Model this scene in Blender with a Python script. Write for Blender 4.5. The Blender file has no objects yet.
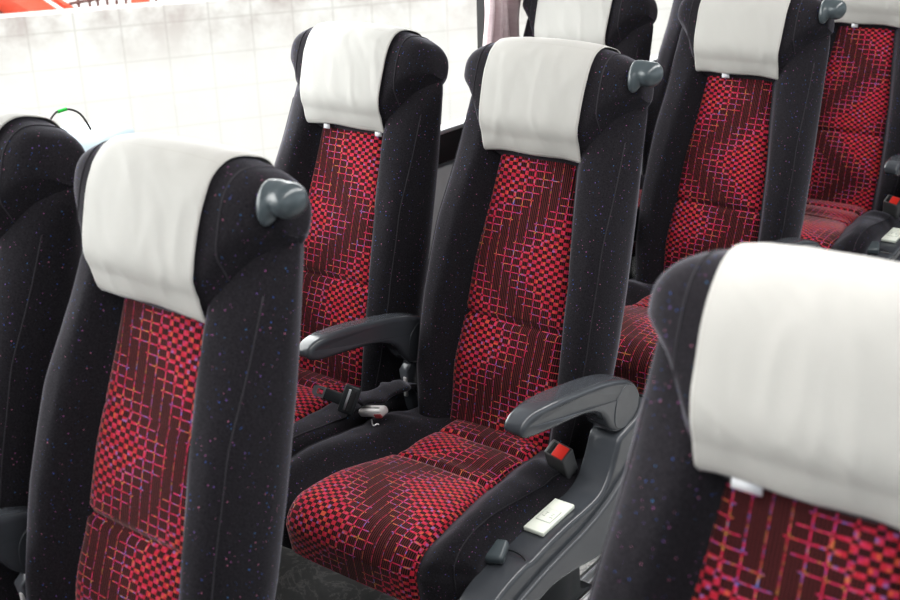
import bpy, bmesh, math, random
from mathutils import Vector, Matrix, noise
random.seed(7)
C = bpy.context.scene.collection
PITCH, GAP, REC, Z0 = 0.9443, 0.49, 0.2825, 0.47
SR, CR = math.sin(REC), math.cos(REC)

# ------------------------------------------------------------------ materials
def new_mat(name):
    m = bpy.data.materials.new(name); m.use_nodes = True
    nt = m.node_tree; b = nt.nodes['Principled BSDF']
    return m, nt, b
def sock(nt, v):
    return v
class G:
    """tiny math-node builder"""
    def __init__(s, nt): s.nt = nt
    def n(s, t, **k):
        x = s.nt.nodes.new(t)
        for a, b in k.items(): setattr(x, a, b)
        return x
    def put(s, inp, v):
        if hasattr(v, 'is_linked') or isinstance(v, bpy.types.NodeSocket): s.nt.links.new(v, inp)
        else: inp.default_value = v
    def m(s, op, a, b=None, c=None, clamp=False):
        x = s.n('ShaderNodeMath', operation=op); x.use_clamp = clamp
        s.put(x.inputs[0], a)
        if b is not None: s.put(x.inputs[1], b)
        if c is not None: s.put(x.inputs[2], c)
        return x.outputs[0]
    def mix(s, f, a, b):
        x = s.n('ShaderNodeMix', data_type='RGBA')
        s.put(x.inputs[0], f); s.put(x.inputs[6], a); s.put(x.inputs[7], b)
        return x.outputs[2]
    def ramp(s, f, stops, mode='LINEAR'):
        x = s.n('ShaderNodeValToRGB'); cr = x.color_ramp; cr.interpolation = mode
        while len(cr.elements) > 1: cr.elements.remove(cr.elements[-1])
        cr.elements[0].position = stops[0][0]; cr.elements[0].color = stops[0][1]
        for p, c in stops[1:]:
            e = cr.elements.new(p); e.color = c
        s.put(x.inputs[0], f); return x.outputs[0]
def col(r, g, b): return (r, g, b, 1)

def simple(name, c, rough=.5, metal=0., noise_amt=.0, nscale=40, bump=0, coat=0, spec=.5):
    m, nt, b = new_mat(name); g = G(nt)
    b.inputs['Roughness'].default_value = rough
    b.inputs['Metallic'].default_value = metal
    b.inputs['Coat Weight'].default_value = coat
    b.inputs['Specular IOR Level'].default_value = spec
    tc = g.n('ShaderNodeTexCoord'); nz = g.n('ShaderNodeTexNoise')
    nz.inputs['Scale'].default_value = nscale; nz.inputs['Detail'].default_value = 3
    nt.links.new(tc.outputs['Object'], nz.inputs['Vector'])
    k = noise_amt
    lo = tuple(max(0, x*(1-k)) for x in c); hi = tuple(min(1, x*(1+k)) for x in c)
    nt.links.new(g.mix(nz.outputs['Fac'], col(*lo), col(*hi)), b.inputs['Base Color'])
    if bump:
        bp = g.n('ShaderNodeBump'); bp.inputs['Strength'].default_value = bump; bp.inputs['Distance'].default_value = .001
        nt.links.new(nz.outputs['Fac'], bp.inputs['Height']); nt.links.new(bp.outputs[0], b.inputs['Normal'])
    return m

def velvet(name, bc=(.018, .0165, .0195), speck=1.):
    """charcoal moquette with sparse tiny blue, violet and pink dots"""
    m, nt, b = new_mat(name); g = G(nt)
    tc = g.n('ShaderNodeTexCoord')
    colr = col(*bc)
    fine = g.n('ShaderNodeTexNoise'); fine.inputs['Scale'].default_value = 420; fine.inputs['Detail'].default_value = 2
    nt.links.new(tc.outputs['Object'], fine.inputs['Vector'])
    colr = g.mix(fine.outputs['Fac'], col(bc[0]*.1, bc[1]*.1, bc[2]*.1), col(bc[0]*2.1, bc[1]*2.1, bc[2]*2.1))
    for sc, th, seed in ((115, .13, 0.0), (170, .11, 3.7)):
        v = g.n('ShaderNodeTexVoronoi'); v.inputs['Scale'].default_value = sc
        mp = g.n('ShaderNodeMapping'); mp.inputs['Location'].default_value = (seed, seed*.7, seed*.3)
        nt.links.new(tc.outputs['Object'], mp.inputs['Vector']); nt.links.new(mp.outputs[0], v.inputs['Vector'])
        sep = g.n('ShaderNodeSeparateColor'); nt.links.new(v.outputs['Color'], sep.inputs[0])
        dot = g.m('LESS_THAN', v.outputs['Distance'], th)
        on = g.m('GREATER_THAN', sep.outputs[0], .45)
        hue = g.ramp(sep.outputs[1], [(0, col(.04, .10, .35)), (.3, col(.30, .09, .25)), (.55, col(.18, .10, .36)), (.75, col(.42, .15, .24)), (.9, col(.05, .17, .36))], 'CONSTANT')
        colr = g.mix(g.m('MULTIPLY', g.m('MULTIPLY', dot, on), .8*speck), colr, hue)
    nt.links.new(colr, b.inputs['Base Color'])
    b.inputs['Roughness'].default_value = .95
    b.inputs['Specular IOR Level'].default_value = .15
    b.inputs['Sheen Weight'].default_value = .36
    b.inputs['Sheen Roughness'].default_value = .35
    b.inputs['Sheen Tint'].default_value = col(.75, .74, .85)
    bp = g.n('ShaderNodeBump'); bp.inputs['Strength'].default_value = .35; bp.inputs['Distance'].default_value = .0008
    nt.links.new(fine.outputs['Fac'], bp.inputs['Height']); nt.links.new(bp.outputs[0], b.inputs['Normal'])
    return m

def moquette(name):
    """woven red pattern: squares that swell into a red checker along a chevron, thin outlined
    squares beside it, bare pinstripes in between.  UV in metres; 'shift' moves the chevron."""
    m, nt, b = new_mat(name); g = G(nt)
    uvn = g.n('ShaderNodeUVMap'); uvn.uv_map = 'UVMap'
    sep = g.n('ShaderNodeSeparateXYZ'); nt.links.new(uvn.outputs[0], sep.inputs[0])
    at = g.n('ShaderNodeAttribute', attribute_type='OBJECT', attribute_name='shift')
    at2 = g.n('ShaderNodeAttribute', attribute_type='OBJECT', attribute_name='across')
    c = .0205
    U = g.m('DIVIDE', g.m('ADD', sep.outputs[0], 10.0), c); cy = .0148; V = g.m('DIVIDE', g.m('ADD', sep.outputs[1], 10.0), cy)
    cu, cv = g.m('FRACT', U), g.m('FRACT', V)
    # distance to the nearest cell line in each direction (0..0.5)
    du = g.m('ABSOLUTE', g.m('SUBTRACT', cu, g.m('ROUND', cu)))
    dv = g.m('ABSOLUTE', g.m('SUBTRACT', cv, g.m('ROUND', cv)))
    # chevron field evaluated at half-cell steps so each mark has one width
    hu = g.m('MULTIPLY', g.m('SUBTRACT', g.m('DIVIDE', g.m('ROUND', g.m('MULTIPLY', U, 2)), 2), 10.0/c), c)
    hv = g.m('MULTIPLY', g.m('SUBTRACT', g.m('DIVIDE', g.m('ROUND', g.m('MULTIPLY', V, 2)), 2), 10.0/cy), cy)
    hv = g.m('ADD', hv, at.outputs['Fac'])
    hu = g.m('ADD', hu, at2.outputs['Fac'])
    tri = g.m('PINGPONG', hv, .17)                       # 0 at v=0 and .34 .. , .17 at v=.17
    ud = g.m('SUBTRACT', g.m('MULTIPLY', tri, 1.0), .085)
    ph = g.m('MULTIPLY', g.m('SUBTRACT', hu, ud), 2*math.pi/.29)
    F = g.m('MULTIPLY_ADD', g.m('COSINE', ph), -.5, .5)   # 0 = bare stripe, 1 = full checker
    wn = g.n('ShaderNodeTexWhiteNoise', noise_dimensions='2D')
    cmb = g.n('ShaderNodeCombineXYZ'); nt.links.new(hu, cmb.inputs[0]); nt.links.new(hv, cmb.inputs[1])
    nt.links.new(cmb.outputs[0], wn.inputs['Vector'])
    Fj = g.m('ADD', F, g.m('MULTIPLY', g.m('SUBTRACT', wn.outputs['Value'], .5), .06))
    big = g.m('MULTIPLY_ADD', g.m('SUBTRACT', Fj, .36, clamp=True), .36, .05, clamp=True)  # half width of mark
    big = g.m('MINIMUM', big, .225)
    gapk = g.m('MULTIPLY_ADD', g.m('SUBTRACT', Fj, .36, clamp=True), .42, .06)
    gapk = g.m('MINIMUM', gapk, .25)
    has_h = g.m('GREATER_THAN', Fj, .08)
    vmark = g.m('MULTIPLY', g.m('LESS_THAN', du, big), g.m('GREATER_THAN', dv, gapk))
    hmark = g.m('MULTIPLY', g.m('MULTIPLY', g.m('LESS_THAN', dv, g.m('MULTIPLY', big, 1.15)), g.m('GREATER_THAN', du, gapk)), has_h)
    # only every second warp line survives in the bare zone
    par = g.m('LESS_THAN', g.m('FRACT', g.m('MULTIPLY', g.m('ROUND', U), .5)), .25)
    vkeep = g.m('MAXIMUM', has_h, par)
    vmark = g.m('MULTIPLY', vmark, g.m('MAXIMUM', has_h, .55))
    mark = g.m('MAXIMUM', vmark, hmark)
    # pinstripes in the dark squares
    ps = g.m('LESS_THAN', g.m('FRACT', g.m('MULTIPLY', U, 5.0)), .42)
    dark = g.mix(ps, col(.008, .004, .005), col(.105, .022, .022))
    inblk = g.m('GREATER_THAN', Fj, .70)
    dark = g.mix(g.m('MULTIPLY', inblk, .3), dark, col(.006, .003, .004))
    # thread colours
    n1 = g.n('ShaderNodeTexWhiteNoise', noise_dimensions='2D'); c2 = g.n('ShaderNodeCombineXYZ')
    nt.links.new(g.m('FLOOR', g.m('MULTIPLY', U, 4)), c2.inputs[0]); nt.links.new(g.m('FLOOR', g.m('MULTIPLY', V, 3)), c2.inputs[1])
    nt.links.new(c2.outputs[0], n1.inputs['Vector'])
    dense = g.ramp(n1.outputs['Value'], [(0, col(.38, .022, .040)), (.45, col(.46, .034, .08)), (.68, col(.46, .08, .045)), (.84, col(.30, .025, .09)), (.93, col(.24, .10, .26))], 'CONSTANT')
    thin = g.ramp(n1.outputs['Value'], [(0, col(.42, .02, .06)), (.40, col(.55, .04, .14)), (.6, col(.45, .22, .06)), (.72, col(.30, .08, .30)), (.84, col(.12, .16, .45)), (.90, col(.5, .08, .06))], 'CONSTANT')
    th = g.mix(g.m('MULTIPLY', g.m('SUBTRACT', Fj, .40, clamp=True), 3.5, clamp=True), thin, dense)
    out = g.mix(mark, dark, th)
    nt.links.new(out, b.inputs['Base Color'])
    b.inputs['Roughness'].default_value = .9; b.inputs['Specular IOR Level'].default_value = .15
    b.inputs['Sheen Weight'].default_value = .5; b.inputs['Sheen Roughness'].default_value = .35
    b.inputs['Sheen Tint'].default_value = col(1, .75, .75)
    bp = g.n('ShaderNodeBump'); bp.inputs['Strength'].default_value = .3; bp.inputs['Distance'].default_value = .0008
    nt.links.new(g.m('ADD', mark, g.m('MULTIPLY', ps, .4)), bp.inputs['Height']); nt.links.new(bp.outputs[0], b.inputs['Normal'])
    return m

def cloth_mat():
    m, nt, b = new_mat('white_cover_cloth'); g = G(nt)
    uvn = g.n('ShaderNodeUVMap'); sep = g.n('ShaderNodeSeparateXYZ'); nt.links.new(uvn.outputs[0], sep.inputs[0])
    edge = g.m('ABSOLUTE', sep.outputs[0])
    hem = g.m('LESS_THAN', g.m('ABSOLUTE', g.m('SUBTRACT', edge, .111)), .0006)
    tack = g.m('LESS_THAN', g.m('ABSOLUTE', g.m('SUBTRACT', sep.outputs[1], .205)), .0007)
    bot = g.m('LESS_THAN', g.m('ABSOLUTE', g.m('SUBTRACT', sep.outputs[1], .009)), .0006)
    ln = g.m('MAXIMUM', g.m('MAXIMUM', hem, tack), bot)
    nz = g.n('ShaderNodeTexNoise'); nz.inputs['Scale'].default_value = 14
    nt.links.new(uvn.outputs[0], nz.inputs['Vector'])
    base = g.mix(nz.outputs['Fac'], col(.385, .378, .360), col(.435, .428, .408))
    nt.links.new(g.mix(g.m('MULTIPLY', ln, .30), base, col(.28, .26, .23)), b.inputs['Base Color'])
    b.inputs['Roughness'].default_value = .62; b.inputs['Specular IOR Level'].default_value = .3
    b.inputs['Sheen Weight'].default_value = .15
    bp = g.n('ShaderNodeBump'); bp.inputs['Strength'].default_value = .5; bp.inputs['Distance'].default_value = .001; bp.invert = True
    w = g.n('ShaderNodeTexNoise'); w.inputs['Scale'].default_value = 9; w.inputs['Detail'].default_value = 4
    mp = g.n('ShaderNodeMapping'); mp.inputs['Scale'].default_value = (2.2, .6, 1)
    nt.links.new(uvn.outputs[0], mp.inputs['Vector']); nt.links.new(mp.outputs[0], w.inputs['Vector'])
    nt.links.new(g.m('ADD', ln, g.m('MULTIPLY', w.outputs['Fac'], 3.0)), bp.inputs['Height']); nt.links.new(bp.outputs[0], b.inputs['Normal'])
    return m

M = {}
M['velvet'] = velvet('charcoal_speckled_velour')
M['red'] = moquette('red_woven_moquette')
M['cloth'] = cloth_mat()
M['plastic'] = simple('grey_moulded_plastic', (.062, .067, .076), .23, 0, .04, 60, 0, coat=.3)
M['plastic_dark'] = simple('dark_plastic', (.018, .021, .024), .42, 0, .1, 60, .05)
M['knob'] = simple('grab_knob_plastic', (.065, .080, .088), .28, 0, .05, 50, .04, coat=.2)
M['seam'] = simple('seam_thread', (.030, .028, .034), .85, 0, .2, 200)
M['tab'] = simple('white_tab', (.72, .73, .76), .5, 0, .03, 40)
M['ivory'] = simple('ivory_plastic', (.74, .77, .69), .35, 0, .03, 50, coat=.2)
M['ivory_dark'] = simple('engraved_grey', (.38, .41, .37), .5, 0, .03, 50)
M['buckle'] = simple('buckle_grey', (.10, .10, .102), .34, 0, .08, 60)
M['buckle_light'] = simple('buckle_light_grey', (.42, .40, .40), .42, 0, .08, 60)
M['red_button'] = simple('release_button_red', (.75, .035, .022), .35, 0, .05, 50, coat=.2)
M['metal'] = simple('brushed_aluminium', (.62, .62, .64), .3, 1, .08, 60)
M['webbing'] = simple('black_webbing', (.012, .012, .014), .75, 0, .4, 300, .3)
M['black'] = simple('matt_black', (.006, .006, .007), .6, 0, .2, 30)

# ------------------------------------------------------------------ builders
def link(o, parent=None):
    C.objects.link(o)
    if parent is not None: o.parent = parent
    return o
def mesh_obj(name, verts, faces, mat, parent=None, uvs=None, smooth=True):
    me = bpy.data.meshes.new(name); me.from_pydata([tuple(v) for v in verts], [], faces); me.update()
    if uvs is not None:
        lay = me.uv_layers.new(name='UVMap')
        for l in me.loops: lay.data[l.index].uv = uvs[l.vertex_index]
    if smooth:
        for p in me.polygons: p.use_smooth = True
    me.materials.append(mat)
    o = bpy.data.objects.new(name, me); return link(o, parent)
def fix_normals(o):
    bm = bmesh.new(); bm.from_mesh(o.data); bmesh.ops.recalc_face_normals(bm, faces=bm.faces); bm.to_mesh(o.data); bm.free()
def grid(name, fn, us, vs, mat, parent=None, uvf=None, closed_v=False, cap=False):
    V, UVs, Fc = [], [], []
    nv = len(vs)
    for i, u in enumerate(us):
        for j, v in enumerate(vs):
            V.append(fn(u, v)); UVs.append(uvf(u, v) if uvf else (u, v))
    for i in range(len(us)-1):
        for j in range(nv if closed_v else nv-1):
            a, b2 = i*nv+j, i*nv+(j+1) % nv
            Fc.append((a, b2, b2+nv, a+nv))
    if cap:
        for base in (0, (len(us)-1)*nv): Fc.append(tuple(range(base, base+nv)))
    o = mesh_obj(name, V, Fc, mat, parent, UVs); fix_normals(o); return o
def bm_obj(name, bm, mat, parent=None, smooth=True):
    bmesh.ops.recalc_face_normals(bm, faces=bm.faces)
    me = bpy.data.meshes.new(name); bm.to_mesh(me); bm.free()
    if smooth:
        for p in me.polygons: p.use_smooth = True
    me.materials.append(mat); return link(bpy.data.objects.new(name, me), parent)
def bevel_box(name, c, s, mat, parent=None, bev=.004, seg=3, rot=None, smooth=True):
    bm = bmesh.new(); bmesh.ops.create_cube(bm, size=1)
    for v in bm.verts: v.co = Vector((v.co.x*s[0], v.co.y*s[1], v.co.z*s[2]))
    if bev: bmesh.ops.bevel(bm, geom=bm.edges[:], offset=bev, segments=seg, affect='EDGES', profile=.5)
    if rot: bmesh.ops.transform(bm, matrix=rot.to_4x4(), verts=bm.verts)
    bmesh.ops.translate(bm, vec=c, verts=bm.verts)
    return bm_obj(name, bm, mat, parent, smooth)
def catmull(pts, n=6, closed=False):
    out = []; N = len(pts); P = [Vector(p) for p in pts]
    rng = range(N) if closed else range(N-1)
    for i in rng:
        if closed: a, b, c, d = P[i-1], P[i], P[(i+1) % N], P[(i+2) % N]
        else: a, b, c, d = P[max(i-1, 0)], P[i], P[i+1], P[min(i+2, N-1)]
        for k in range(n):
            t = k/n
            out.append(.5*((2*b)+(c-a)*t+(2*a-5*b+4*c-d)*t*t+(3*b-a-3*c+d)*t**3))
    if not closed: out.append(P[-1])
    return out
def prism(name, prof, xa, xb, mat, parent=None, bev=.01, seg=4, xfn=None):
    """closed (y,z) outline extruded across x with rounded edges"""
    bm = bmesh.new(); A = [bm.verts.new((xa, p[0], p[1])) for p in prof]; B = [bm.verts.new((xb, p[0], p[1])) for p in prof]
    n = len(prof)
    fa = bm.faces.new(A); fb = bm.faces.new(B[::-1])
    for i in range(n): bm.faces.new((A[i], B[i], B[(i+1) % n], A[(i+1) % n]))
    bm.edges.ensure_lookup_table()
    if bev:
        ed = list(set(fa.edges[:]+fb.edges[:]))
        bmesh.ops.bevel(bm, geom=ed, offset=bev, segments=seg, affect='EDGES', profile=.5, clamp_overlap=True)
    if xfn:
        for v in bm.verts: v.co = xfn(v.co)
    return bm_obj(name, bm, mat, parent)
def tube(name, pts, r, mat, parent=None, n=8, smooth_pts=4):
    P = catmull(pts, smooth_pts) if smooth_pts else [Vector(p) for p in pts]
    bm = bmesh.new(); rings = []; up = Vector((.13, .27, .95)).normalized()
    for i, p in enumerate(P):
        d = (P[min(i+1, len(P)-1)]-P[max(i-1, 0)]).normalized()
        a = d.cross(up).normalized(); b = d.cross(a)
        rings.append([bm.verts.new(p+(a*math.cos(2*math.pi*k/n)+b*math.sin(2*math.pi*k/n))*r) for k in range(n)])
    for i in range(len(rings)-1):
        for k in range(n): bm.faces.new((rings[i][k], rings[i][(k+1) % n], rings[i+1][(k+1) % n], rings[i+1][k]))
    bm.faces.new(rings[0]); bm.faces.new(rings[-1])
    return bm_obj(name, bm, mat, parent)
def slab(name, prof, xa, xb, mat, parent=None, r=.01, seg=6, xfn=None, r_in=None):
    """closed (y,z) outline given thickness across x, edges rounded by true quarter rounds"""
    P = [Vector((p[0], p[1])) for p in prof]; n = len(P)
    area_ = sum(P[i].x*P[(i+1) % n].y-P[(i+1) % n].x*P[i].y for i in range(n))
    sg = 1 if area_ > 0 else -1
    N = []
    for i in range(n):
        d = (P[(i+1) % n]-P[i]).normalized()+(P[i]-P[i-1]).normalized()
        d = d.normalized() if d.length > 1e-6 else (P[(i+1) % n]-P[i]).normalized()
        N.append(Vector((d.y, -d.x))*sg)
    ra = r if r_in is None else r_in
    out = [(xa+ra*(1-math.cos(k/seg*math.pi/2)), ra*(1-math.sin(k/seg*math.pi/2))) for k in range(seg+1)]
    out += [(xb-r*(1-math.cos(k/seg*math.pi/2)), r*(1-math.sin(k/seg*math.pi/2))) for k in range(seg, -1, -1)]
    bm = bmesh.new(); R_ = []
    for x, ins in out: R_.append([bm.verts.new((x, P[i].x-N[i].x*ins, P[i].y-N[i].y*ins)) for i in range(n)])
    caps = [bm.faces.new(R_[0]), bm.faces.new(R_[-1][::-1])]
    for a, b in zip(R_, R_[1:]):
        for i in range(n): bm.faces.new((a[i], b[i], b[(i+1) % n], a[(i+1) % n]))
    if xfn:
        for v in bm.verts: v.co = xfn(v.co)
    bmesh.ops.recalc_face_normals(bm, faces=bm.faces)
    for f in bm.faces: f.smooth = True
    for f in caps: f.smooth = False
    me = bpy.data.meshes.new(name); bm.to_mesh(me); bm.free(); me.materials.append(mat)
    return link(bpy.data.objects.new(name, me), parent)
def interp(t, tab):
    if t <= tab[0][0]: return tab[0][1]
    for (a, va), (b, vb) in zip(tab, tab[1:]):
        if t <= b:
            k = (t-a)/(b-a); return va+(vb-va)*k
    return tab[-1][1]
def sm(k): k = max(0, min(1, k)); return k*k*(3-2*k)
def L(u, n, t): return Vector((u, t*SR-n*CR, Z0+t*CR+n*SR))     # backrest frame -> seat frame
def lin(a, b, n): return [a+(b-a)*i/(n-1) for i in range(n)]

# ------------------------------------------------------------------ seat shape functions
W_TAB = [(-.1, .193), (0, .203), (.08, .214), (.2, .218), (.32, .216), (.44, .211), (.54, .207), (.60, .205), (.66, .202), (.70, .192)]
WP_TAB = [(-.1, .125), (0, .127), (.1, .128), (.215, .124), (.32, .117), (.43, .105), (.54, .0935), (.62, .090)]
NB_TAB = [(-.1, .02), (0, .034), (.1, .046), (.25, .052), (.4, .046), (.5, .035), (.58, .022), (.66, .0), (.70, -.02)]
def back_front(u, t):
    w, wp, nb = interp(t, W_TAB), interp(t, WP_TAB), interp(t, NB_TAB)
    a = abs(u)
    n = -.016 + (nb+.016)*sm((a-wp+.012)/.045)
    rho = .05+.055*sm((t-.38)/.2)
    if a > w-rho:
        k = (a-(w-rho))/rho
        n = n - (n+.05)*(1-math.sqrt(max(0, 1-min(1, k)**2.6)))
    return n
def back_section(t):
    w = interp(t, W_TAB); pts = []
    nb_ = -.105 + .012*sm((t-.45)/.25)
    us = [w*math.sin(k*math.pi/2) for k in lin(-1, 1, 49)]
    for u in us: pts.append((u, back_front(u, t)))
    for k in lin(0, 1, 9)[1:]:
        a = k*math.pi/2
        pts.append((w-.04+.04*math.cos(a)-.016*(.4+.6*k), nb_+.04-.04*math.sin(a)))
    for k in lin(0, 1, 9)[:-1]:
        a = (1-k)*math.pi/2
        pts.append((-(w-.04+.04*math.cos(a)-.016*(1-.6*k)), nb_+.04-.04*math.sin(a)))
    return pts
HW = .205
def hr_params(u):
    a = abs(u)
    tb = interp(a, [(0, .537), (.115, .538), (.125, .550), (.137, .580), (.150, .612), (.165, .638), (.18, .654), (.205, .682)])
    tt = interp(a, [(0, .776), (.06, .775), (.10, .772), (.13, .766), (.155, .759), (.175, .749), (.190, .735), (.200, .715), (.205, .680)])
    k = 1-(a/HW)**7.0
    an = .004+.073*max(0, k)**.5
    return tb, tt, an
def hr_pt(u, th, off=0.):
    tb, tt, an = hr_params(u)
    tc = (tb+tt)/2; at = (tt-tb)/2; e = 2/2.9
    c, s_ = math.cos(th), math.sin(th)
    if s_ < 0 and c > 0: e = 2/(2.9-1.1*min(1, -s_*1.6))
    if math.cos(th) < 0: an *= .78      # shallower behind than in front
    an += off; at += off
    ncen = -.027 - .012*(abs(u)/HW)**2
    # front leans a little forward toward the bottom of the pillow
    n = ncen+an*math.copysign(abs(c)**e, c); t = tc+at*math.copysign(abs(s_)**e, s_)
    return n, t

SHAPE = {}
def make_back(root, seed=0, tabs=False):
    ts = lin(-.1, .69, 60)
    secs = {t: back_section(t) for t in ts}
    V, UVs, Fc = [], [], []
    nv = len(secs[ts[0]])
    for t in ts:
        for (u, n) in secs[t]: V.append(L(u, n, t)); UVs.append((u, t))
    for i in range(len(ts)-1):
        for j in range(nv):
            a, b = i*nv+j, i*nv+(j+1) % nv; Fc.append((a, b, b+nv, a+nv))
    Fc.append(tuple(range(nv))); Fc.append(tuple(range((len(ts)-1)*nv, len(ts)*nv)))
    o = mesh_obj('backrest', V, Fc, M['velvet'], root, UVs); fix_normals(o)
    # patterned centre panel, puffed slightly, with a cross seam at t=.2146
    def pf(k, t):
        wp = interp(t, WP_TAB)
        u = k*wp
        n = .004*(1-abs(k)**4)-.004 + (-.010)*abs(k)**14
        n -= .009*math.exp(-((t-.2146)/.007)**2)*(1 if abs(k) < 1 else 1)
        n += .010*math.exp(-((t-.11)/.07)**2)+.006*math.exp(-((t-.32)/.1)**2) - .004
        n -= .002*math.exp(-((t-.385)/.004)**2)
        return L(u, n, t)
    ks = [-1, -.985, -.95, -.9]+lin(-.85, .85, 25)+[.9, .95, .985, 1]
    p = grid('centre_panel', pf, ks, lin(-.03, .57, 121), M['red'], root, uvf=lambda k, t: (k*interp(t, WP_TAB), t))
    # piping along the outer front edge of each bolster
    for sg in (-1, 1):
        pts = []
        for t in lin(.0, .60, 16):
            w = interp(t, W_TAB); u = w-.018
            pts.append(L(sg*u, back_front(u, t)+.0006, t))
        tube('bolster_seam', pts, .0011, M['seam'], root, n=6, smooth_pts=2)
    return p

def make_headrest(root, seed=0, tabs=()):
    us = [HW*math.sin(k*math.pi/2) for k in lin(-1, 1, 61)]
    us[0] += 1e-5; us[-1] -= 1e-5
    ths = [2*math.pi*k/72 for k in range(72)]
    def f(u, th):
        n, t = hr_pt(u, th); return L(u, n, t)
    h = grid('headrest', f, us, ths, M['velvet'], root, uvf=lambda u, th: (u, th*.1), closed_v=True, cap=True)
    for sg in (-1, 1):   # seam where the side gusset meets the front of the pillow
        tube('headrest_seam', [L(sg*.142, hr_pt(.142, th, .0004)[0], hr_pt(.142, th, .0004)[1]) for th in lin(-.9, 2.2, 22)], .0011, M['seam'], h, n=6, smooth_pts=2)
    # cover
    def cf(u, th):
        wv = 1+.0
        w_ = .1130+.004*sm((th+.5)/.8)
        uu = u*w_
        # soft vertical creases and a dimple, different on every cover
        fade = max(0, 1-abs((th+.05)/1.05)**4) if th < 1.2 else 0
        q = noise.noise(Vector((uu*22+seed*5.1, th*1.1+uu*6, seed*3.3)))
        q2 = noise.noise(Vector((uu*55+th*6+seed*9.1, th*2.2, seed*1.7)))
        ridge = 1-abs(q)*3.2
        off = .0042 + fade*(.0013*max(0, ridge)+.0009*q2)
        k = sm((-th-.55)/.45)
        off += .002*k
        if th < 0: off += .0015*k*math.sin(u*5+seed)
        n, t = hr_pt(uu, th, off)
        if th < -.5: t = t-.004*k*(abs(u)**3)
        return L(uu, n, t)
    cths = lin(-.985, math.pi+1.0, 110)
    co = grid('headrest_cover', cf, lin(-1, 1, 61), cths, M['cloth'], root, uvf=lambda u, th: (u*.1150, (th+.985)*.105))
    sd = co.modifiers.new('s', 'SOLIDIFY'); sd.thickness = .0016; sd.offset = 1
    co['label'] = 'white cloth headrest cover'
    for (uc, wd) in tabs:
        n0, t0 = hr_pt(uc, -1.03, .006)
        bm = bmesh.new()
        vs = [bm.verts.new(L(uc+du, n0+dn, .5465+dt)) for du, dt, dn in ((-wd/2, 0.01, .001), (wd/2, .01, .001), (wd/2, -.0045, -.0030), (-wd/2, -.0045, -.0030))]
        bm.faces.new(vs); tb_ = bm_obj('fastening_tab', bm, M['tab'], co)
        s2 = tb_.modifiers.new('s', 'SOLIDIFY'); s2.thickness = .001
    return h

# cushion
def wpan(y):  # half width of the patterned top at depth y
    return interp(-y, [(-.06, .108), (.0, .110), (.10, .112), (.18, .116), (.24, .128), (.31, .144), (.38, .153), (.46, .155), (.6, .150)])
YF = -.462
def cush_path(s):
    """side profile: s metres from the rear along the top, over the nose, down the front"""
    R = .062; y1 = YF+R; top = .06-y1
    ztop = .462
    if s < top:
        y = .06-s; z = ztop - .004*sm((y+.0)/.06) - .010*sm((y+.20)/.06) + .012*math.exp(-((y+.34)/.10)**2) + .004*math.exp(-((y+.11)/.05)**2) - .004*math.exp(-((y+.19)/.05)**2)
        return y, z, 0, 1
    s2 = s-top; arc = R*math.radians(78)
    zb = ztop+.012*math.exp(-((y1+.34)/.10)**2)
    if s2 < arc:
        a = s2/R; return y1-R*math.sin(a), zb-R+R*math.cos(a), -math.sin(a), math.cos(a)
    a = math.radians(78); d = s2-arc
    return y1-R*math.sin(a)-d*math.cos(a)*.0+d*.16, zb-R+R*math.cos(a)-d*.98, -.98, .16
S_MAX = .06-(YF+.062)+.062*math.radians(78)+.062
def cush_pt(x, s, off=0., base=True):
    y, z, ny, nz = cush_path(s)
    a = abs(x); w = .2405
    wp = wpan(y) if s < .06-YF-.062 else wpan(-.45)
    # rounded plan corners
    pull = .045*sm((a-.13)/.098)**2
    o = off
    if base:
        o -= .010*(1-sm((a-wp+.012)/.03))
        wing = sm((a-wp)/.05)
        fr = 1.0 if nz > .5 else .55
        o += .030*wing*fr*sm((-y+.02)/.14)
        rho = .055
        if a > w-rho:
            k = min(1, (a-(w-rho))/rho)
            o -= .046*(1-math.sqrt(max(0, 1-k**2.6)))
        o -= .004*math.exp(-((y+.185)/.012)**2)*(1-wing)
        # small stress wrinkles beside the rear corner
        o += .0016*math.sin((y*90+a*60))*wing*math.exp(-((y+.10)/.05)**2)
    if ny < 0: y += pull*min(1, -ny*1.2)
    else: pass
    y += pull*.9*sm((-y-.25)/.2)*(1 if ny >= 0 else (1-min(1, -ny*1.2)))
    return Vector((x, y+ny*o, z+nz*o))
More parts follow.
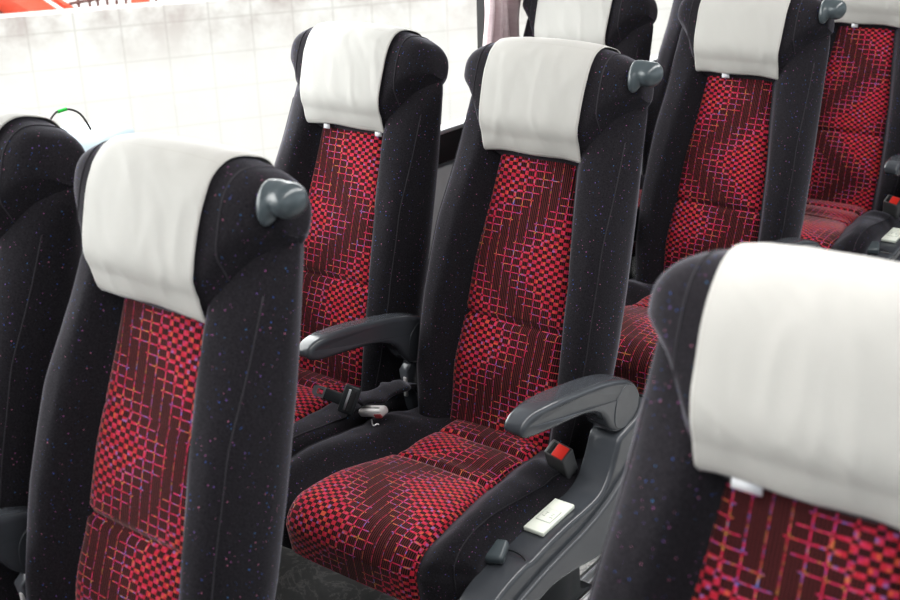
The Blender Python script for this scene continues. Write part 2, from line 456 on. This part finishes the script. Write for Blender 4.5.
def make_cushion(root, seed=0):
    xs = [.2405*math.sin(k*math.pi/2) for k in lin(-1, 1, 61)]
    ss = lin(0, S_MAX, 70)
    V, UVs, Fc = [], [], []
    zb = .335
    rows = []
    for x in xs:
        row = [cush_pt(x, s) for s in ss]
        yb = row[-1].y
        row += [Vector((x*.96, yb+.03, zb)), Vector((x*.94, -.2, zb-.01)), Vector((x*.94, .06, zb))]
        rows.append(row)
    nv = len(rows[0])
    for i, r in enumerate(rows):
        for p in r: V.append(p); UVs.append((p.x, p.y))
    for i in range(len(rows)-1):
        for j in range(nv):
            a, b = i*nv+j, i*nv+(j+1) % nv; Fc.append((a, b, b+nv, a+nv))
    Fc.append(tuple(range(nv))); Fc.append(tuple(range((len(rows)-1)*nv, len(rows)*nv)))
    o = mesh_obj('cushion', V, Fc, M['velvet'], root, UVs); fix_normals(o)
    def pf(k, s):
        y, z, ny, nz = cush_path(s)
        wp = wpan(y) if s < .06-YF-.062 else wpan(-.45)
        x = k*wp
        off = .003-.011*abs(k)**14 + .005*(1-abs(k)**3)
        for yc, d, w_ in ((-.185, .011, .008), (-.055, .010, .007)):
            if nz > .9: off -= d*math.exp(-((y-yc)/w_)**2)
        if nz > .9: off += .002*math.exp(-((y+.115)/.035)**2)+.002*math.exp(-((y+.015)/.025)**2)
        return cush_pt(x, s, off, base=False)
    ks = [-1, -.985, -.95, -.9]+lin(-.85, .85, 27)+[.9, .95, .985, 1]
    p = grid('seat_panel', pf, ks, lin(.0, S_MAX-.004, 150), M['red'], root,
             uvf=lambda k, s: (k*wpan(cush_path(s)[0] if s < .06-YF-.062 else -.45), -s*1.0))
    # side seam of the wings
    for sg in (-1, 1):
        tube('cushion_seam', [cush_pt(sg*.218, s, .0008) for s in lin(.1, S_MAX-.03, 18)], .0011, M['seam'], root, n=6, smooth_pts=2)
    return p

ARM = [(-.322, .674), (-.316, .690), (-.295, .699), (-.26, .700), (-.20, .694), (-.13, .682), (-.06, .668), (0, .650), (.04, .630), (.066, .603), (.072, .575), (.055, .548), (.02, .538), (-.015, .545), (-.040, .566), (-.058, .592), (-.085, .615), (-.13, .631), (-.19, .642), (-.26, .652), (-.305, .660)]
def make_arm(root, x0, x1, name='armrest', dy=0.):
    prof = [(p.x+dy, p.y) for p in catmull([(a, b, 0) for a, b in ARM], 4, True)]
    cx = (x0+x1)/2
    def taper(v):
        k = sm((-v.y-.22)/.10); f = 1-.22*k
        return Vector((cx+(v.x-cx)*f, v.y, v.z))
    a = slab(name, prof, x0, x1, M['plastic'], root, r=.010, xfn=taper)
    # curved split line and pivot cover on both faces
    for xx, nm in ((x1+.0002, 'pivot_cover'),):
        pts = [(.050, .560), (.058, .590), (.045, .618), (.010, .634), (-.020, .618), (-.030, .590), (-.024, .562), (.01, .548)]
        pr = [(p.x+dy, p.y) for p in catmull([(a_, b_, 0) for a_, b_ in pts], 4, True)]
        slab(nm, pr, xx-.006, xx+.0012, M['plastic'], a, r=.001, seg=2)
    return a
def make_console(root):
    top = [(.085, .565), (.05, .555), (.0, .546), (-.022, .540), (-.034, .520), (-.048, .492), (-.068, .466), (-.095, .452), (-.14, .448), (-.20, .447), (-.26, .442), (-.315, .435), (-.335, .437), (-.375, .432), (-.425, .418), (-.462, .394), (-.482, .360), (-.485, .325), (-.47, .300), (-.44, .300), (-.40, .318), (-.34, .345), (-.28, .360), (-.20, .352), (-.12, .335), (.0, .32), (.085, .32)]
    prof = [(p.x, p.y) for p in catmull([(a, b, 0) for a, b in top], 4, True)]
    c = slab('side_console', prof, .236, .302, M['plastic'], root, r=.009, r_in=.004)
    low = [(.08, .48), (-.01, .463), (-.07, .437), (-.15, .418), (-.25, .408), (-.34, .395), (-.41, .378), (-.445, .35), (-.43, .325), (-.36, .345), (-.28, .362), (-.20, .354), (-.12, .337), (.0, .325), (.08, .325)]
    slab('side_trim', [(p.x, p.y) for p in catmull([(a, b, 0) for a, b in low], 3, True)], .290, .312, M['plastic'], c, r=.005)
    # step line across the top of the console
    tube('panel_joint', [(.240, -.322, .4385), (.262, -.318, .4415), (.288, -.322, .437), (.3005, -.335, .42)], .0016, M['plastic_dark'], c, n=6)
    return c
def make_outlet(root):
    rot = Matrix.Rotation(math.radians(3.0), 3, 'X')
    o = bevel_box('outlet_plate', Vector((.262, -.205, .4515)), (.042, .105, .009), M['ivory'], root, bev=.002, rot=rot)
    o['label'] = 'ivory switch plate'
    for nm, cx, cy, sx, sy, mt in (('inset_frame', .262, -.207, .030, .040, 'ivory_dark'), ('inset', .262, -.207, .028, .038, 'ivory')):
        bevel_box(nm, Vector((cx, cy, .4562 if mt == 'ivory_dark' else .4566)), (sx, sy, .0012), M[mt], o, bev=.0004, seg=1, rot=rot)
    for k, (dx, dy, w, h) in enumerate(((-.006, .006, .006, .0012), (-.006, .002, .0012, .007), (.006, .006, .006, .0012), (.006, .001, .005, .0012), (.008, -.006, .007, .0012), (-.007, -.006, .006, .0012))):
        bevel_box('symbol', Vector((.262+dx, -.207+dy, .4574)), (w, h, .0006), M['ivory_dark'], o, bev=0, rot=rot)
    return o
def make_lever(root):
    l = bevel_box('recline_lever', Vector((.247, -.348, .452)), (.036, .044, .020), M['knob'], root, bev=.007, seg=4, rot=Matrix.Rotation(math.radians(20), 3, 'X') @ Matrix.Rotation(math.radians(18), 3, 'Z'))
    bevel_box('lever_stem', Vector((.240, -.360, .434)), (.016, .014, .03), M['plastic_dark'], l, bev=.003)
    return l
def make_buckle(root):
    rot = Matrix.Rotation(math.radians(-8), 3, 'Z') @ Matrix.Rotation(math.radians(30), 3, 'X') @ Matrix.Rotation(math.radians(12), 3, 'Y')
    c = Vector((.214, -.090, .500))
    def P(x, y, z): return c+rot @ Vector((x, y, z))
    o = bevel_box('belt_buckle', c, (.046, .034, .070), M['buckle'], root, bev=.004, rot=rot)
    bevel_box('belt_stalk', P(0, .001, -.046), (.036, .028, .06), M['buckle'], o, bev=.005, rot=rot)
    bevel_box('release_button', P(.006, -.001, .0342), (.024, .027, .006), M['red_button'], o, bev=.0012, rot=rot)['label'] = 'red release button'
    bevel_box('latch_slot', P(-.0125, -.001, .0336), (.008, .025, .0045), M['black'], o, bev=.0005, rot=rot)
    return o
def make_handle(root):
    # oblong flange on the shoulder plus a rounded knob pointing out to the aisle and back
    bm = bmesh.new(); bmesh.ops.create_uvsphere(bm, u_segments=28, v_segments=18, radius=1)
    base = L(.196, .012, .722)
    bx, bn, bt = Vector((1, 0, 0)), Vector((0, -CR, SR)), Vector((0, SR, CR))
    for v in bm.verts:
        c = v.co.copy(); v.co = base+bx*(c.x*.013)+bn*(c.y*.019)+bt*(c.z*.032)
    k = bmesh.ops.create_uvsphere(bm, u_segments=28, v_segments=18, radius=1)['verts']
    for v in k:
        c = v.co.copy()
        v.co = base+bx*(.027+c.x*.0225)+bn*(-.009+c.y*.026)+bt*(.007+c.z*.0245+ .003*c.x)
    n = bmesh.ops.create_uvsphere(bm, u_segments=20, v_segments=12, radius=1)['verts']
    for v in n:
        c = v.co.copy(); v.co = base+bx*(.012+c.x*.026)+bn*(-.005+c.y*.020)+bt*(.010+c.z*.0225)
    o = bm_obj('grab_handle', bm, M['knob'], root)
    rm = o.modifiers.new('r', 'REMESH'); rm.mode = 'VOXEL'; rm.voxel_size = .0022; rm.use_smooth_shade = True
    sm_ = o.modifiers.new('sm', 'SMOOTH'); sm_.iterations = 40; sm_.factor = .6
    return o
def make_frame(root, aisle):
    f = bevel_box('seat_frame', Vector((0, -.14, .316)), (.40, .44, .035), M['plastic_dark'], root, bev=.008)
    for x in (-.15, .10):
        prism('leg', [(.00, .30), (.12, .30), (.14, .04), (.20, .018), (-.06, .018), (-.02, .04)], x-.02, x+.02, M['plastic_dark'], root, bev=.004, seg=2)
    return f

def make_seat(aisle, seed=0, tabs=((-.058, .018), (.092, .018)), shift=0., across=0.):
    root = bpy.data.objects.new('bus_seat', None); link(root)
    a = make_back(root); make_headrest(root, seed, tabs); b = make_cushion(root)
    make_frame(root, aisle)
    if aisle:
        make_arm(root, .238, .292); make_arm(root, -.267, -.223, dy=.035); make_console(root); make_outlet(root); make_lever(root); make_buckle(root); make_handle(root)
        # slim post of the middle armrest
        prism('armrest_post', [(.07, .57), (.03, .55), (.005, .53), (.02, .44), (.06, .34), (.12, .34), (.08, .45), (.08, .53)], -.256, -.232, M['plastic'], root, bev=.004, seg=3)
        bevel_box('post_glint', Vector((-.240, .008, .492)), (.009, .006, .046), M['buckle_light'], root, bev=.002)  # reflection on the post, modelled as a pale strip
    return root
def copy_seat(src, drop=()):
    def cp(o, par):
        c = o.copy(); C.objects.link(c)
        if par is not None: c.parent = par
        for ch in list(o.children): cp(ch, c)
        return c
    return cp(src, None)
def place(o, col_i, row, label, shift, across=0.):
    o.location = (col_i*GAP, row*PITCH, 0)
    o['label'] = label; o['category'] = 'bus seat'; o['group'] = 'rows of reclining coach seats'
    for ch in o.children:
        if ch.name.startswith(('centre_panel', 'seat_panel')): ch['shift'] = float(shift); ch['across'] = float(across)
    return o

# seat templates differ only in the creases of the cloth cover
aD = make_seat(True, 1.0, tabs=())
aF = make_seat(True, 2.3, tabs=((-.03, .02),))
aB = make_seat(True, 4.1, tabs=())
wC = make_seat(False, 5.7)
place(aD, 0, 0, 'middle aisle seat with red cushion, armrest and console fully in view', 0.0)
place(aF, 0, 1, 'aisle seat directly behind the middle one, grab handle at top edge', .01, .01)
place(aB, 0, -1, 'large aisle seat in the left foreground with round grey grab handle beside its white cover', .17, .0)
place(wC, -1, 0, 'window seat beside the middle aisle seat, its headrest in front of the bright window', .17, .02)
G_ = copy_seat(aF); place(G_, 0, 2, 'aisle seat at the right edge of the photo, farthest back, with red buckle button', .10, .05)
A_ = copy_seat(wC); place(A_, -1, -1, 'window seat cut off by the left edge of the photo', .05)
E_ = copy_seat(wC); place(E_, -1, 1, 'window seat next to the pink curtain, behind the middle aisle seat', .1)
W_ = copy_seat(wC); place(W_, -1, 2, 'farthest window seat, only a sliver showing between two seats', .1)
hH = make_seat(False, 8.2, tabs=((-.06, .032),))
place(hH, 0, 0, 'seat across the aisle filling the right foreground, large white cover, blurred', .17, -.03)
A_.location.x += .014
hH.location = (.924, -.938, 0)
hH['group'] = 'rows of reclining coach seats'

# ------------------------------------------------------------------ loose seat belt ends on the middle seats
def belt():
    r = bpy.data.objects.new('seat_belt', None); link(r)
    r['label'] = 'loose black seat belt end with metal tongue lying between the two middle seats'; r['category'] = 'seat belt'
    # bunched webbing coming out of the gap at the back
    bm = bmesh.new(); us = lin(0, 1, 24)
    path = catmull([(-.245, .040, .470), (-.238, .005, .500), (-.226, -.04, .518), (-.228, -.10, .520), (-.238, -.155, .528)], 6)
    rows = []
    for i, p in enumerate(path):
        d = (path[min(i+1, len(path)-1)]-path[max(i-1, 0)]).normalized(); a = d.cross(Vector((0, 0, 1))).normalized()
        w = .030*(1-.25*math.sin(i*.9)); rows.append([bm.verts.new(p+a*w*k+Vector((0, 0, .007*(1-k*k)+.003*math.sin(i*.8+k*3)))) for k in lin(-1, 1, 9)])
    for i in range(len(rows)-1):
        for k in range(8): bm.faces.new((rows[i][k], rows[i][k+1], rows[i+1][k+1], rows[i+1][k]))
    w = bm_obj('webbing', bm, M['velvet'], r); s = w.modifiers.new('s', 'SOLIDIFY'); s.thickness = .010; s.offset = -1
    s = w.modifiers.new('b', 'SUBSURF'); s.levels = 1; s.render_levels = 1
    ax = Vector((.12, .40, .85)).normalized(); ay = Vector((-.82, -.55, .10)); ay = (ay-ax*ay.dot(ax)).normalized(); az = ax.cross(ay)
    rot = Matrix((ax, ay, az)).transposed()
    if az.dot(Vector((1, -1, .7))) < 0: rot = Matrix((-ax, ay, -az)).transposed()
    c = Vector((-.238, -.172, .535))
    def P(x, y, z): return c+rot @ Vector((x, y, z))
    h = bevel_box('adjuster', c, (.060, .034, .012), M['plastic_dark'], r, bev=.004, rot=rot)
    bevel_box('adjuster_bar', P(0, .004, .007), (.044, .005, .003), M['metal'], h, bev=.001, rot=rot)
    bevel_box('adjuster_roller', P(0, -.006, .008), (.046, .010, .005), M['webbing'], h, bev=.002, rot=rot)
    t = bevel_box('tongue_neck', P(-.004, .032, .000), (.024, .040, .007), M['plastic_dark'], r, bev=.002, rot=rot)
    # metal tongue with a square hole
    bm = bmesh.new()
    o_ = [(-.011, .0), (.011, .0), (.011, .026), (.007, .031), (-.007, .031), (-.011, .026)]
    i_ = [(-.006, .010), (.006, .010), (.006, .020), (.003, .0225), (-.003, .0225), (-.006, .020)]
    A = [bm.verts.new(P(x-.004, y+.046, 0)) for x, y in o_]; B = [bm.verts.new(P(x-.004, y+.046, 0)) for x, y in i_]
    for i in range(6): bm.faces.new((A[i], A[(i+1) % 6], B[(i+1) % 6], B[i]))
    t = bm_obj('tongue', bm, M['metal'], r, smooth=False); s = t.modifiers.new('s', 'SOLIDIFY'); s.thickness = .003
    t['label'] = 'metal tongue with square hole'
    # the other, pale buckle lying on its side
    q = bpy.data.objects.new('seat_belt_buckle', None); link(q)
    q['label'] = 'pale grey seat belt buckle lying on the side bolster of the middle aisle seat'; q['category'] = 'belt buckle'
    rot2 = Matrix.Rotation(math.radians(-2), 3, 'Z') @ Matrix.Rotation(math.radians(14), 3, 'X') @ Matrix.Rotation(math.radians(-18), 3, 'Y')
    c2 = Vector((-.195, -.150, .512))
    def Q(x, y, z): return c2+rot2 @ Vector((x, y, z))
    b_ = bevel_box('buckle_body', c2, (.072, .024, .018), M['buckle_light'], q, bev=.006, rot=rot2)
    bevel_box('buckle_groove', Q(0, -.002, .0088), (.055, .003, .002), M['buckle'], b_, bev=0, rot=rot2)
    bevel_box('release_button', Q(.024, -.0105, -.004), (.020, .006, .010), simple('dull_red', (.22, .03, .035), .5), b_, bev=.002, rot=rot2)
    tube('metal_clip', [Q(.004, -.016, -.010), Q(.014, -.024, -.010), Q(.022, -.031, -.011), Q(.030, -.034, -.011), Q(.034, -.028, -.011), Q(.040, -.030, -.011)], .0016, M['metal'], q)
belt()

# ------------------------------------------------------------------ the bus body
def structure(o): o['kind'] = 'structure'; return o
def floor_mat():
    m, nt, b = new_mat('marbled_vinyl_floor'); g = G(nt)
    tc = g.n('ShaderNodeTexCoord'); w = g.n('ShaderNodeTexNoise'); w.inputs['Scale'].default_value = 7; w.inputs['Detail'].default_value = 9; w.inputs['Roughness'].default_value = .7; w.inputs['Distortion'].default_value = 1.3
    nt.links.new(tc.outputs['Object'], w.inputs['Vector'])
    v = g.m('ABSOLUTE', g.m('SUBTRACT', w.outputs['Fac'], .5))
    c_ = g.ramp(v, [(0, col(.85, .83, .80)), (.010, col(.62, .61, .60)), (.03, col(.42, .42, .42)), (.2, col(.34, .34, .345))])
    nt.links.new(c_, b.inputs['Base Color']); b.inputs['Roughness'].default_value = .45
    return m
XL, XR, YN, YP, ZC = -.80, 1.74, -3.4, 4.6, 2.02
structure(bevel_box('floor', Vector(((XL+XR)/2, (YN+YP)/2, -.03)), (XR-XL, YP-YN, .06), floor_mat(), bev=0))
structure(bevel_box('ceiling', Vector(((XL+XR)/2, (YN+YP)/2, ZC+.03)), (XR-XL, YP-YN, .06), simple('pale_headlining', (.35, .345, .34), .8, 0, .05, 20), bev=0))
wallm = simple('grey_wall_lining', (.30, .30, .31), .7, 0, .1, 30)
structure(bevel_box('wall_left', Vector((XL-.01, (YN+YP)/2, .37)), (.06, YP-YN, .74), wallm, bev=0))
structure(bevel_box('wall_right', Vector((XR+.01, (YN+YP)/2, .37)), (.06, YP-YN, .74), wallm, bev=0))
structure(bevel_box('front_light_block', Vector(((XL+XR)/2, YN-.03, ZC/2)), (XR-XL, .06, ZC), wallm, bev=0))  # unseen wall added to shut out frontal sky fill
structure(bevel_box('wall_back', Vector(((XL+XR)/2, YP+.03, ZC/2)), (XR-XL, .06, ZC), wallm, bev=0))
for nm, x in (('trim_1', XL+.02), ('trim_2', XR-.02)):
    structure(bevel_box(nm, Vector((x, (YN+YP)/2, .775)), (.06, YP-YN, .09), M['black'], bev=.006))
structure(bevel_box('trim_3', Vector((XL+.03, (YN+YP)/2, .822)), (.05, YP-YN, .012), simple('sill_strip', (.22, .22, .23), .3), bev=.003))
structure(bevel_box('trim_4', Vector((XL+.012, (YN+YP)/2, 1.86)), (.05, YP-YN, .32), wallm, bev=0))
structure(bevel_box('trim_5', Vector((XR-.012, (YN+YP)/2, 1.86)), (.05, YP-YN, .32), wallm, bev=0))
# windows: black frame + glass pane
def glass_mat():
    m, nt, b = new_mat('window_glass'); g = G(nt)
    out = nt.nodes['Material Output']; nt.nodes.remove(b)
    tr = g.n('ShaderNodeBsdfTransparent'); gl = g.n('ShaderNodeBsdfGlossy'); gl.inputs['Roughness'].default_value = .02
    tr.inputs[0].default_value = col(.97, .99, .985)
    mx = g.n('ShaderNodeMixShader'); mx.inputs[0].default_value = .035
    nt.links.new(tr.outputs[0], mx.inputs[1]); nt.links.new(gl.outputs[0], mx.inputs[2]); nt.links.new(mx.outputs[0], out.inputs[0])
    return m
gm = glass_mat(); wi = 0
frames = [-3.4, -1.25, 1.10, 3.0, 4.55]
for side, x in ((-1, XL), (1, XR)):
    for a, b2 in zip(frames, frames[1:]):
        wi += 1
        V = [(x, a+.03, .82), (x, b2-.03, .82), (x, b2-.03, 1.72), (x, a+.03, 1.72)]
        bm = bmesh.new(); t_ = .014
        O = [bm.verts.new((x, p[1], p[2])) for p in ((0, a, .80), (0, b2, .80), (0, b2, 1.76), (0, a, 1.76))]
        I = [bm.verts.new((x, p[1], p[2])) for p in ((0, a+t_, .82), (0, b2-t_, .82), (0, b2-t_, 1.72), (0, a+t_, 1.72))]
        for i in range(4): bm.faces.new((O[i], O[(i+1) % 4], I[(i+1) % 4], I[i]))
        fr = bm_obj('window_%d' % wi, bm, M['black'], smooth=False); structure(fr)
        s = fr.modifiers.new('s', 'SOLIDIFY'); s.thickness = .03; s.offset = 0
        bm = bmesh.new(); bm.faces.new([bm.verts.new(p) for p in V]); p_ = bm_obj('glass_pane', bm, gm, fr, smooth=False)
        p_['kind'] = 'structure'
# pillar behind the curtain
structure(bevel_box('trim_6', Vector((XL+.006, 1.18, 1.25)), (.04, .13, .90), simple('pillar_grey', (.42, .43, .43), .6), bev=.004))
# aluminium seat rails in the floor
for i, x in enumerate((-.64, .10, 1.024)):
    o = bevel_box('seat_rail', Vector((x, .6, .006)), (.06, 7.6, .012), M['metal'], bev=.002, seg=1)
    for k in (-.02, 0, .02): bevel_box('rail_rib', Vector((x+k, .6, .0135)), (.006, 7.6, .005), M['metal'], o, bev=.001, seg=1)
    o['label'] = ['ribbed aluminium seat rail in the floor under the window seats', 'ribbed aluminium seat rail in the floor under the aisle seats', 'ribbed aluminium seat rail in the floor under the seat across the aisle'][i]; o['category'] = 'floor rail'

# curtain gathered at the window pillar
def curtain():
    m, nt, b = new_mat('pink_satin_curtain'); g = G(nt)
    b.inputs['Base Color'].default_value = col(.60, .47, .49); b.inputs['Roughness'].default_value = .32; b.inputs['Sheen Weight'].default_value = .3
    tc = g.n('ShaderNodeTexCoord'); nz = g.n('ShaderNodeTexNoise'); nz.inputs['Scale'].default_value = 16; nz.inputs['Detail'].default_value = 3
    mp = g.n('ShaderNodeMapping'); mp.inputs['Scale'].default_value = (1, 1, 3.5)
    nt.links.new(tc.outputs['Object'], mp.inputs['Vector']); nt.links.new(mp.outputs[0], nz.inputs['Vector'])
    bp = g.n('ShaderNodeBump'); bp.inputs['Strength'].default_value = .7; bp.inputs['Distance'].default_value = .006
    nt.links.new(nz.outputs['Fac'], bp.inputs['Height']); nt.links.new(bp.outputs[0], b.inputs['Normal'])
    nt.links.new(g.mix(nz.outputs['Fac'], col(.58, .42, .45), col(.80, .68, .69)), b.inputs['Base Color'])
    def f(k, z):
        y = 1.015+k*.235*(.62+.38*sm((z-.95)/.6)+.15*sm((.95-z)/.15))
        x = XL+.064+.026*math.sin(k*2*math.pi*3.6+.8+.5*math.sin(z*5))*(.7+.3*math.sin(k*9))+.006*math.sin(z*23+k*5)
        return Vector((x, y, z))
    o = grid('curtain', f, lin(0, 1, 90), lin(.86, 1.78, 60), m)
    s = o.modifiers.new('s', 'SOLIDIFY'); s.thickness = .0015
    o['label'] = 'gathered pale pink satin curtain hanging at the window pillar'; o['category'] = 'curtain'
curtain()

# thin dark cable with a green band standing up from the sill by the nearest window
t = tube('cable', [(-.752, -.40, .83), (-.75, -.43, .96), (-.752, -.425, 1.075), (-.755, -.405, 1.108), (-.755, -.375, 1.113), (-.755, -.345, 1.098), (-.755, -.325, 1.062)], .0022, simple('cable_grey', (.09, .085, .08), .5))
t['label'] = 'thin dark cable curving up behind the cut-off window seat at left'; t['category'] = 'cable'
g_ = tube('cable_band', [(-.755, -.395, 1.1115), (-.755, -.385, 1.1128), (-.755, -.375, 1.113)], .0036, simple('green_band', (.03, .65, .08), .4), t, smooth_pts=2)
g_['label'] = 'green band'

# ------------------------------------------------------------------ outside
def block_wall_mat():
    m, nt, b = new_mat('pale_concrete_blocks'); g = G(nt)
    tc = g.n('ShaderNodeTexCoord'); sep = g.n('ShaderNodeSeparateXYZ'); nt.links.new(tc.outputs['Object'], sep.inputs[0])
    X = g.m('DIVIDE', sep.outputs[0], .30); Z = g.m('DIVIDE', sep.outputs[2], .24)
    def ln(v, w): return g.m('LESS_THAN', g.m('ABSOLUTE', g.m('SUBTRACT', g.m('FRACT', v), .5)), w)
    grid_ = g.m('MAXIMUM', ln(X, .02), ln(Z, .02))
    n1 = g.n('ShaderNodeTexNoise'); n1.inputs['Scale'].default_value = 2.2; n1.inputs['Detail'].default_value = 7; n1.inputs['Roughness'].default_value = .65
    nt.links.new(tc.outputs['Object'], n1.inputs['Vector'])
    hi = g.m('MULTIPLY_ADD', sep.outputs[2], 2.2, 1.0, clamp=True)     # dirtier toward the top edge (z=0)
    st = g.m('MULTIPLY', g.m('MULTIPLY', g.m('SUBTRACT', n1.outputs['Fac'], .44, clamp=True), 5.5, clamp=True), g.m('ADD', hi, .07))
    base = g.mix(g.m('MULTIPLY', st, .75), col(.56, .55, .53), col(.30, .25, .235))
    base = g.mix(g.m('MULTIPLY', grid_, g.m('MULTIPLY_ADD', hi, .3, .22)), base, col(.30, .27, .25))
    nt.links.new(base, b.inputs['Base Color']); b.inputs['Roughness'].default_value = .9
    return m
P0, P1 = Vector((-5.754, 2.656, .60)), Vector((-4.864, 4.299, .60))
dirv = (P1-P0).normalized(); mid = P0+dirv*1.2
bm = bmesh.new(); bmesh.ops.create_cube(bm, size=1)
for v in bm.verts: v.co = Vector((v.co.x*16, v.co.y*.2+.1, v.co.z*1.9-.95))
ow = bm_obj('boundary_wall', bm, block_wall_mat(), smooth=False)
ow.location = mid; ow.rotation_euler = (0, 0, math.atan2(dirv.y, dirv.x))
ow['label'] = 'long pale concrete block wall outside the bus windows'; ow['category'] = 'wall'
gr = structure(bevel_box('ground', Vector((-6, 1, -1.25)), (60, 60, .06), simple('sunlit_concrete_yard', (.32, .315, .31), .9, 0, .1, 3), bev=0))
# red steelwork beyond the wall
rs = bpy.data.objects.new('steel_gantry', None); link(rs)
rs['label'] = 'red painted steel beams standing beyond the concrete wall'; rs['category'] = 'steelwork'
redm = simple('red_oxide_paint', (.62, .085, .045), .6, 0, .1, 20)
perp = Vector((-dirv.y, dirv.x, 0))
base = mid+perp*1.2
def gp(a, z, d=0): return base+dirv*a+perp*d+Vector((0, 0, z-.60))
def beam(nm, a, b, r, mt): 
    o = tube(nm, [a, b], r, mt, rs, n=4, smooth_pts=0); 
    for p in o.data.polygons: p.use_smooth = False
    return o
beam('beam', gp(-1.75, 1.18), gp(-.62, .25), .13, redm)
beam('beam', gp(-1.35, 1.08), gp(-.48, .37), .028, redm)
brown = simple('rust_brown', (.10, .045, .04), .7)
beam('strut', gp(-2.1, 1.15), gp(-1.0, .32), .10, brown)
beam('post', gp(-.09, -1.8), gp(-.09, 1.6), .075, redm)
for a in (-.55, -.47, -.41, -.34, -.27, -.20, .03): beam('baluster', gp(a, -1.7), gp(a, 1.5), .013, brown)
beam('rail', gp(-.62, .52), gp(-.05, .57), .014, brown)
beam('rail', gp(-1.4, .82), gp(1.2, .90), .02, redm)

# pale blue tarpaulin-covered stack outside
def tp(k, z): return Vector((0, 0, 0))
bt = bevel_box('tarpaulin_stack', Vector((-3.05, 1.29, -.338)), (.34, .26, 1.62), simple('pale_blue_sheet', (.27, .32, .35), .6, 0, .1, 8), bev=.05, rot=Matrix.Rotation(.35, 3, 'Z'))
bt['label'] = 'pale blue covered stack outside, just above the left foreground seat'; bt['category'] = 'covered stack'

# ------------------------------------------------------------------ light
w = bpy.data.worlds.new('World'); bpy.context.scene.world = w; w.use_nodes = True
bg = w.node_tree.nodes['Background']; wg = G(w.node_tree)
tcw = wg.n('ShaderNodeTexCoord'); sx = wg.n('ShaderNodeSeparateXYZ'); w.node_tree.links.new(tcw.outputs['Generated'], sx.inputs[0])
# hazy bright sky, brighter on the window side, dimmed on the far side to keep the left windows as key
k_ = wg.m('MULTIPLY_ADD', sx.outputs[0], -.5, .5, clamp=True)
w.node_tree.links.new(wg.mix(k_, (.86, .93, 1, 1), (1, .985, .96, 1)), bg.inputs[0])
w.node_tree.links.new(wg.m('MULTIPLY_ADD', wg.m('POWER', k_, 1.8), 8.8, .6), bg.inputs[1])
sun = bpy.data.lights.new('sun', 'SUN'); sun.energy = 3.0; sun.angle = math.radians(6); sun.color = (1, .96, .9)
so = link(bpy.data.objects.new('sun', sun)); so.rotation_euler = Vector((-.5, .3, -.85)).to_track_quat('-Z', 'Y').to_euler()
def area(nm, loc, size, e, rot=(0, 0, 0), c=(1, 1, 1)):
    l = bpy.data.lights.new(nm, 'AREA'); l.shape = 'RECTANGLE'; l.size, l.size_y = size; l.energy = e; l.color = c
    o = link(bpy.data.objects.new(nm, l)); o.location = loc; o.rotation_euler = rot; return o
area('ceiling_lamp', (.75, -.2, ZC-.02), (.30, 4.6), 46, c=(1, .98, .96))
area('right_window_lamp', (XR-.08, -1.0, 1.3), (.85, 4.2), 5, rot=(0, math.radians(90), 0), c=(.90, .97, 1))
area('windscreen_fill', (.5, YN+.1, 1.35), (1.4, .8), 3, rot=(math.radians(90), 0, 0), c=(.9, .97, 1))  # added fill standing in for windscreen daylight, the front is closed off


# ------------------------------------------------------------------ camera
cam = bpy.data.cameras.new('camera'); co = link(bpy.data.objects.new('camera', cam))
FW, RT, UP = Vector((-.5709, .736, -.3637)), Vector((.797, .6032, -.0303)), Vector((-.1971, .3072, .931))
mt = Matrix((RT, UP, -FW)).transposed().to_4x4(); mt.translation = Vector((1.24818, -1.74536, 1.58549)); co.matrix_world = mt
cam.sensor_width = 36; cam.lens = 1180.23*36/900; cam.clip_start = .02; cam.clip_end = 200
cam.dof.use_dof = True; cam.dof.focus_distance = 2.45; cam.dof.aperture_fstop = 5.6
sc = bpy.context.scene; sc.camera = co
sc.view_settings.view_transform = 'Standard'; sc.view_settings.look = 'Medium High Contrast'; sc.view_settings.exposure = 0
sc.cycles.use_denoising = True; sc.cycles.max_bounces = 6; sc.cycles.diffuse_bounces = 3; sc.cycles.transparent_max_bounces = 8
